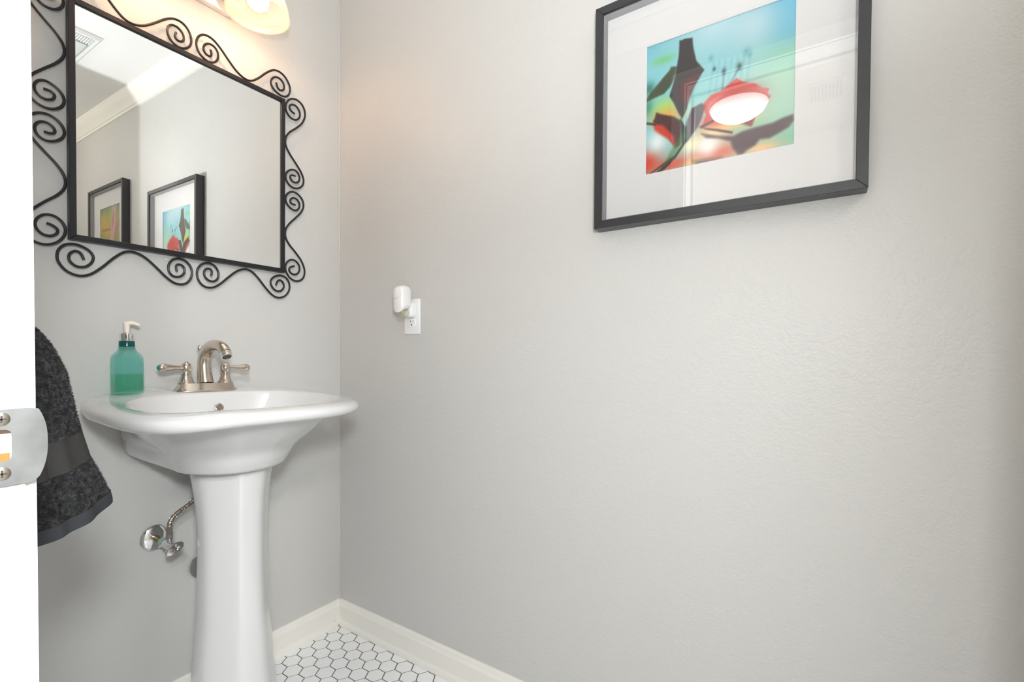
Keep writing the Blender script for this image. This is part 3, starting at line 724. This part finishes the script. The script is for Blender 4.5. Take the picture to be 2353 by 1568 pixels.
def rrect(x, y0, y1, z0, z1, r, k=7):
    pts = []
    for (cy_, cz_, a0) in ((y1 - r, z1 - r, 0), (y0 + r, z1 - r, PI / 2), (y0 + r, z0 + r, PI), (y1 - r, z0 + r, 1.5 * PI)):
        for i in range(k):
            a = a0 + PI / 2 * i / (k - 1); pts.append(Vector((x, cy_ + r * math.cos(a), cz_ + r * math.sin(a))))
    return pts
b = new(); loft(b, [rrect(-.0066, ay - .021, ay + .021, az - .024, az + .026, .012), rrect(-.020, ay - .021, ay + .021, az - .024, az + .026, .012), rrect(-.0265, ay - .0195, ay + .0195, az - .022, az + .026, .012), rrect(-.029, ay - .017, ay + .017, az - .018, az + .024, .012)])
obj('plug_housing', b, M['plastic'], fr, angle=50)
# body: tall rounded cap, flat front leaning slightly, swept lower lip
b = new()
sec = [(-.028, .0190, az + .006, az + .068, .010), (-.032, .0215, az + .002, az + .073, .014), (-.042, .0230, az + .000, az + .0760, .0175), (-.054, .0230, az - .004, az + .0755, .0180), (-.063, .0215, az - .009, az + .0730, .0170), (-.0685, .0190, az - .011, az + .069, .0150), (-.0705, .0160, az - .009, az + .065, .0130)]
loft(b, [rrect(x, ay - .001 - w, ay - .001 + w, z0, z1, r) for x, w, z0, z1, r in sec]); fb = obj('freshener_body', b, M['plastic'], fr, angle=60)
b = new(); tube(b, spline([(-.0706, ay + .009, az + .0365), (-.0708, ay + .0082, az + .0320), (-.0708, ay - .000, az + .0325), (-.0708, ay - .004, az + .0338)], 5), .0005, 6); tube(b, [(-.0707, ay - .005, az + .0385), (-.0707, ay - .0078, az + .0387)], .0005, 6); obj('slider_mark', b, mat('grey_mark', (.45, .45, .47, 1), .6), fb)
b = new(); lathe(b, [(.0060, .016), (.0075, .008), (.0150, .002), (.0185, -.006), (.0180, -.016), (.0150, -.0235), (.0110, -.0260), (.0001, -.0260)], 28, Tr(-.046, ay - .001, az - .001)); obj('oil_vial', b, M['oil'], fr, label='clear glass oil vial')
b = new(); lathe(b, [(.0125, .014), (.0125, .0045), (.0115, .0035), (.0001, .0035)], 24, Tr(-.046, ay - .001, az - .001)); obj('vial_cap', b, mat('grey_cap', (.35, .32, .36, 1), .5), fr)

# ------------------------------------------------------------------ towel on the doorway wall
tw = thing('hand_towel', 'charcoal terry hand towel hanging on the wall behind the door jamb', 'towel', (-1.0, -.68, 1.04))
TY = -.70
# outer reach (from the wall) and half width by height, from top to hem
prof_t = [(1.052, .030, .030), (1.046, .048, .045), (1.034, .062, .060), (1.016, .072, .074), (.985, .083, .086), (.945, .089, .094), (.915, .0945, .098), (.905, .0955, .098), (.890, .099, .099), (.880, .104, .102), (.862, .111, .106), (.842, .118, .109), (.826, .121, .110)]
def towel_ring(z, out_, hw, n=110, drop=0):
    ring = []
    for i in range(n):
        a = 2 * PI * i / n; ca, sa = math.cos(a), math.sin(a)
        e = 3.0
        r = 1 / (abs(ca) ** e + abs(sa) ** e) ** (1 / e)
        x = out_ / 2 * (1 + r * ca) ; y = hw * r * sa
        fold = .006 * math.sin(5 * a + 1.0 + z * 3) * min(1, out_ / .1) + .003 * math.sin(11 * a + .5)
        x = max(.003, x + fold * (.5 + .5 * ca)); y += fold * .6 * sa
        dz = -drop * (1 - x / .13) * .9
        ring.append(Vector((XD + x, TY + y, z + dz)))
    return ring
def towel_at(z):
    for (z0, o0, w0), (z1_, o1, w1) in zip(prof_t[:-1], prof_t[1:]):
        if z1_ <= z <= z0:
            t = (z0 - z) / (z0 - z1_); return lerp(o0, o1, t), lerp(w0, w1, t)
    return prof_t[-1][1:] if z < .9 else prof_t[0][1:]
ztop, zbot = 1.052, .826
zs = [1.052, 1.051] + list(np.linspace(1.047, zbot, 60))
def zdrop(z): return .032 * sstep(1.0, .83, z) if False else .032 * (1 - sstep(.83, 1.0, z))
def trings(sel, grow=0):
    o = []
    for z in sel:
        a_, w_ = towel_at(min(max(z, zbot), ztop)); o.append(towel_ring(z, a_ + grow, w_ + grow, drop=zdrop(z)))
    return o
main = trings(zs)
b = new(); loft(b, main); body = obj('towel_cloth', b, M['towel'], tw, angle=80)
band = trings([.916, .914, .885, .883], .0012)
b = new(); loft(b, band, False, False); obj('woven_band', b, M['towelband'], tw, angle=80, label='flat woven band across the towel')
hemr = trings([.838, .834, .8265, .823], .0022)
b = new(); loft(b, hemr, False, True); obj('hem', b, M['hem'], tw, angle=80)
# terry loops standing on the cloth
b = new()
def spike(p, nrm):
    L_ = random.uniform(.0012, .0032); w = random.uniform(.00028, .0005)
    d = (nrm + Vector((random.gauss(0, .8), random.gauss(0, .8), random.gauss(-.2, .8)))).normalized()
    s1 = d.cross(Vector((.3, .5, .8))).normalized(); s2 = d.cross(s1)
    v = [b.verts.new(p + s1 * w), b.verts.new(p - s1 * w * .5 + s2 * w), b.verts.new(p - s1 * w * .5 - s2 * w), b.verts.new(p + d * L_)]
    for q in ((0, 1, 3), (1, 2, 3), (2, 0, 3)): b.faces.new([v[i] for i in q])
nr = len(main[0]); cnt = 0
while cnt < 48000:
    i = random.randrange(len(main) - 1); j = random.randrange(nr)
    a_, b_, c_, d_ = main[i][j], main[i][(j + 1) % nr], main[i + 1][(j + 1) % nr], main[i + 1][j]
    ctr = (a_ + c_) / 2
    if ctr.x < XD + .01 or ctr.y > TY + .06: continue
    zz = lerp(zs[i], zs[i + 1], .5)
    if .884 < zz < .915 or zz < .838: continue
    u, v_ = random.random(), random.random()
    p_ = a_.lerp(b_, u).lerp(d_.lerp(c_, u), v_)
    nrm = (b_ - a_).cross(d_ - a_).normalized()
    if nrm.dot(ctr - Vector((XD + .05, TY, ctr.z))) < 0: nrm = -nrm
    spike(p_, nrm); cnt += 1
o = obj('terry_pile', b, M['pile'], body, smooth=False, recalc=False); o['kind'] = 'stuff'
hk = thing('towel_hook', 'small nickel wall hook holding the charcoal towel', 'hook', (XD, TY, 1.05))
b = new(); lathe(b, [(.018, 0), (.018, .004), (.012, .006)], 24, Tr(XD, TY, 1.058) @ Ry(PI / 2)); obj('hook_base', b, M['nickel'], hk)
b = new(); tube(b, spline([(XD + .004, TY, 1.058), (XD + .02, TY, 1.056), (XD + .034, TY, 1.060), (XD + .040, TY, 1.074)], 5), .004, 10); obj('hook_arm', b, M['nickel'], hk)

# ------------------------------------------------------------------ strike plate on the jamb
st = thing('strike_plate', 'worn grey steel strike plate with curved lip on the door jamb', 'strike plate', (-1.05, JY0, .9385))
yp = JY0 - .0018
def plate_pts(n=18):
    """outline in (x, z): left edge to the lip curve"""
    z0, z1_ = .9105, .9660; zc = (z0 + z1_) / 2; h = (z1_ - z0) / 2
    pts = [(-1.090, z0 - .001), (-1.036, z0 + .0005)]
    for i in range(n + 1):
        t = -1 + 2 * i / n
        pts.append((-1.0325 + .0062 * (1 - abs(t) ** 2.4) , zc + .0015 + h * .97 * t))
    pts += [(-1.036, z1_), (-1.090, z1_ - .001)]
    return pts
def yb(x): return -.0 if x < -1.034 else .0024 * ((x + 1.034) / .0075) ** 2
b = new()
hole = (-1.078, -1.0462, .9285, .9515)
pp = plate_pts()
# plate as outline loop bridged to the latch-hole loop
def bridge_plate(bm, pts, hole, y0, y1):
    cxh, czh = (hole[0] + hole[1]) / 2, (hole[2] + hole[3]) / 2
    n = 64; outer = []; inner = []
    P2 = pts
    for i in range(n):
        a = 2 * PI * i / n; d = (math.cos(a), math.sin(a))
        best = 9
        for k in range(len(P2)):
            a0, a1 = P2[k], P2[(k + 1) % len(P2)]
            ex, ez = a1[0] - a0[0], a1[1] - a0[1]
            den = d[0] * ez - d[1] * ex
            if abs(den) < 1e-12: continue
            wx, wz = a0[0] - cxh, a0[1] - czh
            t = (wx * ez - wz * ex) / den; u = (wx * d[1] - wz * d[0]) / den
            if t > 0 and -1e-6 <= u <= 1 + 1e-6: best = min(best, t)
        outer.append((cxh + d[0] * best, czh + d[1] * best))
        hx, hz = (hole[1] - hole[0]) / 2, (hole[3] - hole[2]) / 2
        k = 8; r = 1 / ((abs(d[0]) / hx) ** k + (abs(d[1]) / hz) ** k) ** (1 / k)
        inner.append((cxh + d[0] * r, czh + d[1] * r))
    rings = [[(x, y1 + yb(x), z) for x, z in outer], [(x, y0 + yb(x), z) for x, z in outer], [(lerp(x, X, .5), y0 + yb(lerp(x, X, .5)), lerp(z, Z, .5)) for (x, z), (X, Z) in zip(outer, inner)], [(x, y0, z) for x, z in inner], [(x, y1, z) for x, z in inner]]
    loft(bm, rings, False, False)
bridge_plate(b, pp, hole, yp, JY0 - .0002); obj('plate', b, M['steelplate'], st, angle=40)
b = new(); box(b, (hole[0], JY0 - .0011, hole[2]), (hole[1], JY0 - .0009, hole[3])); 
box(b, (hole[0], JY0 - .0013, hole[2] + .0), (hole[1] - .001, JY0 - .0011, hole[2] + .006), mat=1); box(b, (hole[0], JY0 - .0013, hole[3] - .003), (hole[1], JY0 - .0011, hole[3]), mat=2)
obj('latch_mortise', b, [mat('mortise_white', (.45, .43, .42, 1), .7), M['wood'], mat('mortise_dark', (.06, .035, .02, 1), .9)], st, smooth=False)
for z in (.959, .920):
    b = new(); SM = Tr(-1.0515, yp + .0001, z) @ Rx(PI / 2)
    lathe(b, [(.0048, -.0004), (.0048, .0004), (.0030, .0011), (.0001, .0012)], 20, SM); sc_ = obj('screw', b, M['nickel'], st)
    b = new(); box(b, (-1.0540, yp - .0014, z - .0005), (-1.0490, yp - .0009, z + .0005)); box(b, (-1.0520, yp - .0014, z - .0025), (-1.0510, yp - .0009, z + .0025)); obj('cross_slot', b, M['hole'], sc_, smooth=False)

# ------------------------------------------------------------------ vanity light above the mirror
vl = thing('vanity_light', 'chrome two lamp vanity light with ribbed glass shades above the mirror', 'light', (-.5, 0, 2.05))
b = new(); loft(b, [rrect(0, -.225, .225, 0, .115, .004), rrect(0, -.225, .225, 0, .115, .004)]); b.clear()
box(b, (-.618, -.022, 2.009), (-.388, 0, 2.118), .003); obj('back_plate', b, M['chrome'], vl)
RIBN = 96
for sx in (-.382, -.618):
    sy, zr = -.137, 1.975
    b = new(); tube(b, spline([(sx, -.020, 2.064), (sx, -.06, 2.085), (sx, -.11, 2.112), (sx, sy, 2.106)], 6), .0075, 14)
    lathe(b, [(.024, -.024), (.024, -.018), (.014, -.012), (.0075, -.008)], 24, Tr(sx, 0, 2.064) @ Rx(PI / 2) @ Matrix.Diagonal((1, 1, -1, 1)))
    obj('arm', b, M['chrome'], vl)
    b = new(); lathe(b, [(.0001, 2.118), (.018, 2.116), (.026, 2.106), (.030, 2.090), (.036, 2.080), (.036, 2.074), (.030, 2.074)], 32, Tr(sx, sy, 0)); obj('shade_cap', b, M['chrome'], vl)
    b = new(); rings = []
    seg = RIBN * 4
    pr = [(.034, 2.080), (.045, 2.070), (.058, 2.052), (.068, 2.030), (.076, 2.008), (.0795, 1.996)]
    for r, z in pr:
        rings.append([Vector((sx + (r + (.0015 * math.cos(RIBN * 2 * PI * i / seg))) * math.cos(2 * PI * i / seg), sy + (r + (.0015 * math.cos(RIBN * 2 * PI * i / seg))) * math.sin(2 * PI * i / seg), z)) for i in range(seg)])
    loft(b, rings, False, False); sh = obj('shade', b, M['shade'], vl, angle=80)
    b = new(); lathe(b, [(.0795, 1.996), (.083, 1.994), (.0845, 1.990), (.0845, zr), (.0815, zr), (.0815, 1.990), (.0785, 1.9935)], 72, Tr(sx, sy, 0), False, False); obj('shade_rim', b, M['rim'], sh, label='clear glass rim of the shade')
    b = new(); lathe(b, [(.012, 2.080), (.013, 2.065), (.020, 2.050), (.029, 2.028), (.030, 2.015), (.026, 2.002), (.016, 1.993), (.0001, 1.990)], 32, Tr(sx, sy, 0)); obj('bulb', b, M['bulb'], vl, label='glowing warm bulb')
    L = bpy.data.lights.new('vanity_lamp', 'POINT'); L.energy = EV; L.color = (1, .54, .27); L.shadow_soft_size = .03
    lo = bpy.data.objects.new('vanity_lamp', L); COL.objects.link(lo); lo.location = (sx, sy, 1.976)

# ------------------------------------------------------------------ exhaust fan grille on the ceiling
ef = thing('exhaust_fan', 'white square ceiling fan grille seen in the mirror', 'vent', (-.50, -1.5, ZC))
vx0, vx1, vy0, vy1 = -.66, -.285, -1.770, -1.360
b = new(); zt = ZC - .016
def frame_ring(x0, x1, y0, y1, z): return [Vector((x0, y0, z)), Vector((x1, y0, z)), Vector((x1, y1, z)), Vector((x0, y1, z))]
loft(b, [frame_ring(vx0, vx1, vy0, vy1, ZC - .0002), frame_ring(vx0, vx1, vy0, vy1, ZC - .005), frame_ring(vx0 + .010, vx1 - .010, vy0 + .010, vy1 - .010, zt), frame_ring(vx0 + .022, vx1 - .022, vy0 + .022, vy1 - .022, zt), frame_ring(vx0 + .024, vx1 - .024, vy0 + .024, vy1 - .024, ZC - .002)], False, False)
obj('grille_frame', b, M['vent'], ef, angle=20)
b = new(); box(b, (vx0 + .02, vy0 + .02, ZC - .003), (vx1 - .02, vy1 - .02, ZC - .0022)); obj('backing', b, M['ventgap'], ef, smooth=False)
b = new(); box(b, (vx0 + .03, vy0 + .055, zt - .004), (vx1 - .030, vy1 - .095, ZC - .004), .004); obj('lens_panel', b, M['lens'], ef)
nsl = 36
for i in range(nsl):
    x = lerp(vx0 + .03, vx1 - .030, i / (nsl - 1))
    b = new(); box(b, (x - .0026, vy1 - .090, zt), (x + .0026, vy1 - .026, ZC - .006)); obj('slat', b, M['vent'], ef, smooth=False)

# ------------------------------------------------------------------ hall fittings reflected in the picture glass
hd_ = thing('ceiling_light', 'lit white dome light on the hall ceiling, reflected in the picture glass', 'light', (-1.95, -1.07, ZC))
b = new(); lathe(b, [(.0001, ZC - .100), (.05, ZC - .097), (.10, ZC - .083), (.135, ZC - .058), (.15, ZC - .028)], 40, Tr(-1.95, -1.07, 0), True, False); obj('dome', b, M['dome'], hd_)
b = new(); lathe(b, [(.15, ZC - .030), (.157, ZC - .028), (.157, ZC - .0003), (.10, ZC - .0003)], 40, Tr(-1.95, -1.07, 0), False, False); obj('dome_base', b, M['vent'], hd_)
for yy in (.45, -2.9):  # two unseen lights without fixtures, added to brighten the hall
    L = bpy.data.lights.new('hall_fill', 'POINT'); L.energy = EH; L.color = (1, .97, .94); L.shadow_soft_size = .12
    lo = bpy.data.objects.new('hall_fill', L); COL.objects.link(lo); lo.location = (-1.95, yy, ZC - .15)
hv = thing('air_register', 'white slotted air register on the hall ceiling, reflected in the picture glass', 'vent', (-2.08, -1.48, ZC))
b = new(); box(b, (-2.19, -1.56, ZC - .008), (-1.97, -1.40, ZC - .0002), .002); obj('register_plate', b, M['vent'], hv)
for i in range(2):
    for k in range(9):
        b = new(); y = -1.55 + k * .0165; x = -2.175 + i * .10
        box(b, (x, y, ZC - .0092), (x + .085, y + .006, ZC - .0078)); obj('slot', b, mat('slot_grey', (.45, .45, .45, 1), .8) if (i, k) == (0, 0) else bpy.data.materials['slot_grey'], hv, smooth=False)

# ------------------------------------------------------------------ photographer's light at the doorway
# a flash head turned up at the ceiling, spilling a little straight ahead
FL = Vector((-1.16, -1.575, 1.24))
L = bpy.data.lights.new('camera_flash', 'SPOT'); L.energy = EF; L.color = (.955, .985, 1); L.shadow_soft_size = .07; L.spot_size = math.radians(176); L.spot_blend = 1
lo = bpy.data.objects.new('camera_flash', L); COL.objects.link(lo); lo.location = FL
lo.rotation_euler = (Vector((-.42, 0, .55)) - FL).to_track_quat('-Z', 'Y').to_euler()
L = bpy.data.lights.new('bounce_flash', 'SPOT'); L.energy = EB; L.color = (.96, .985, 1); L.shadow_soft_size = .06; L.spot_size = math.radians(105); L.spot_blend = 1
lo = bpy.data.objects.new('bounce_flash', L); COL.objects.link(lo); lo.location = FL
lo.rotation_euler = (Vector((-.45, -1.15, ZC)) - FL).to_track_quat('-Z', 'Y').to_euler()

# added fill light without a fixture, brightening the far end beyond the open door
L = bpy.data.lights.new('rear_fill', 'POINT'); L.energy = ER; L.color = (1, .93, .84); L.shadow_soft_size = .10
lo = bpy.data.objects.new('rear_fill', L); COL.objects.link(lo); lo.location = (-.90, -2.40, 2.20)

w = bpy.data.worlds.new('world'); SC.world = w; w.use_nodes = True
w.node_tree.nodes['Background'].inputs[0].default_value = (.8, .85, .9, 1); w.node_tree.nodes['Background'].inputs[1].default_value = .3
vs = SC.view_settings; vs.view_transform = 'Standard'; vs.look = 'None'; vs.gamma = 1; vs.use_curve_mapping = False
vs.exposure = EXPO
SC.cycles.use_adaptive_sampling = True; SC.cycles.adaptive_threshold = .02; SC.cycles.max_bounces = 10; SC.cycles.transparent_max_bounces = 16; SC.cycles.glossy_bounces = 6
SC.cycles.use_denoising = True
SC.cycles.caustics_reflective = False; SC.cycles.caustics_refractive = False
SC.cycles.sample_clamp_indirect = 6
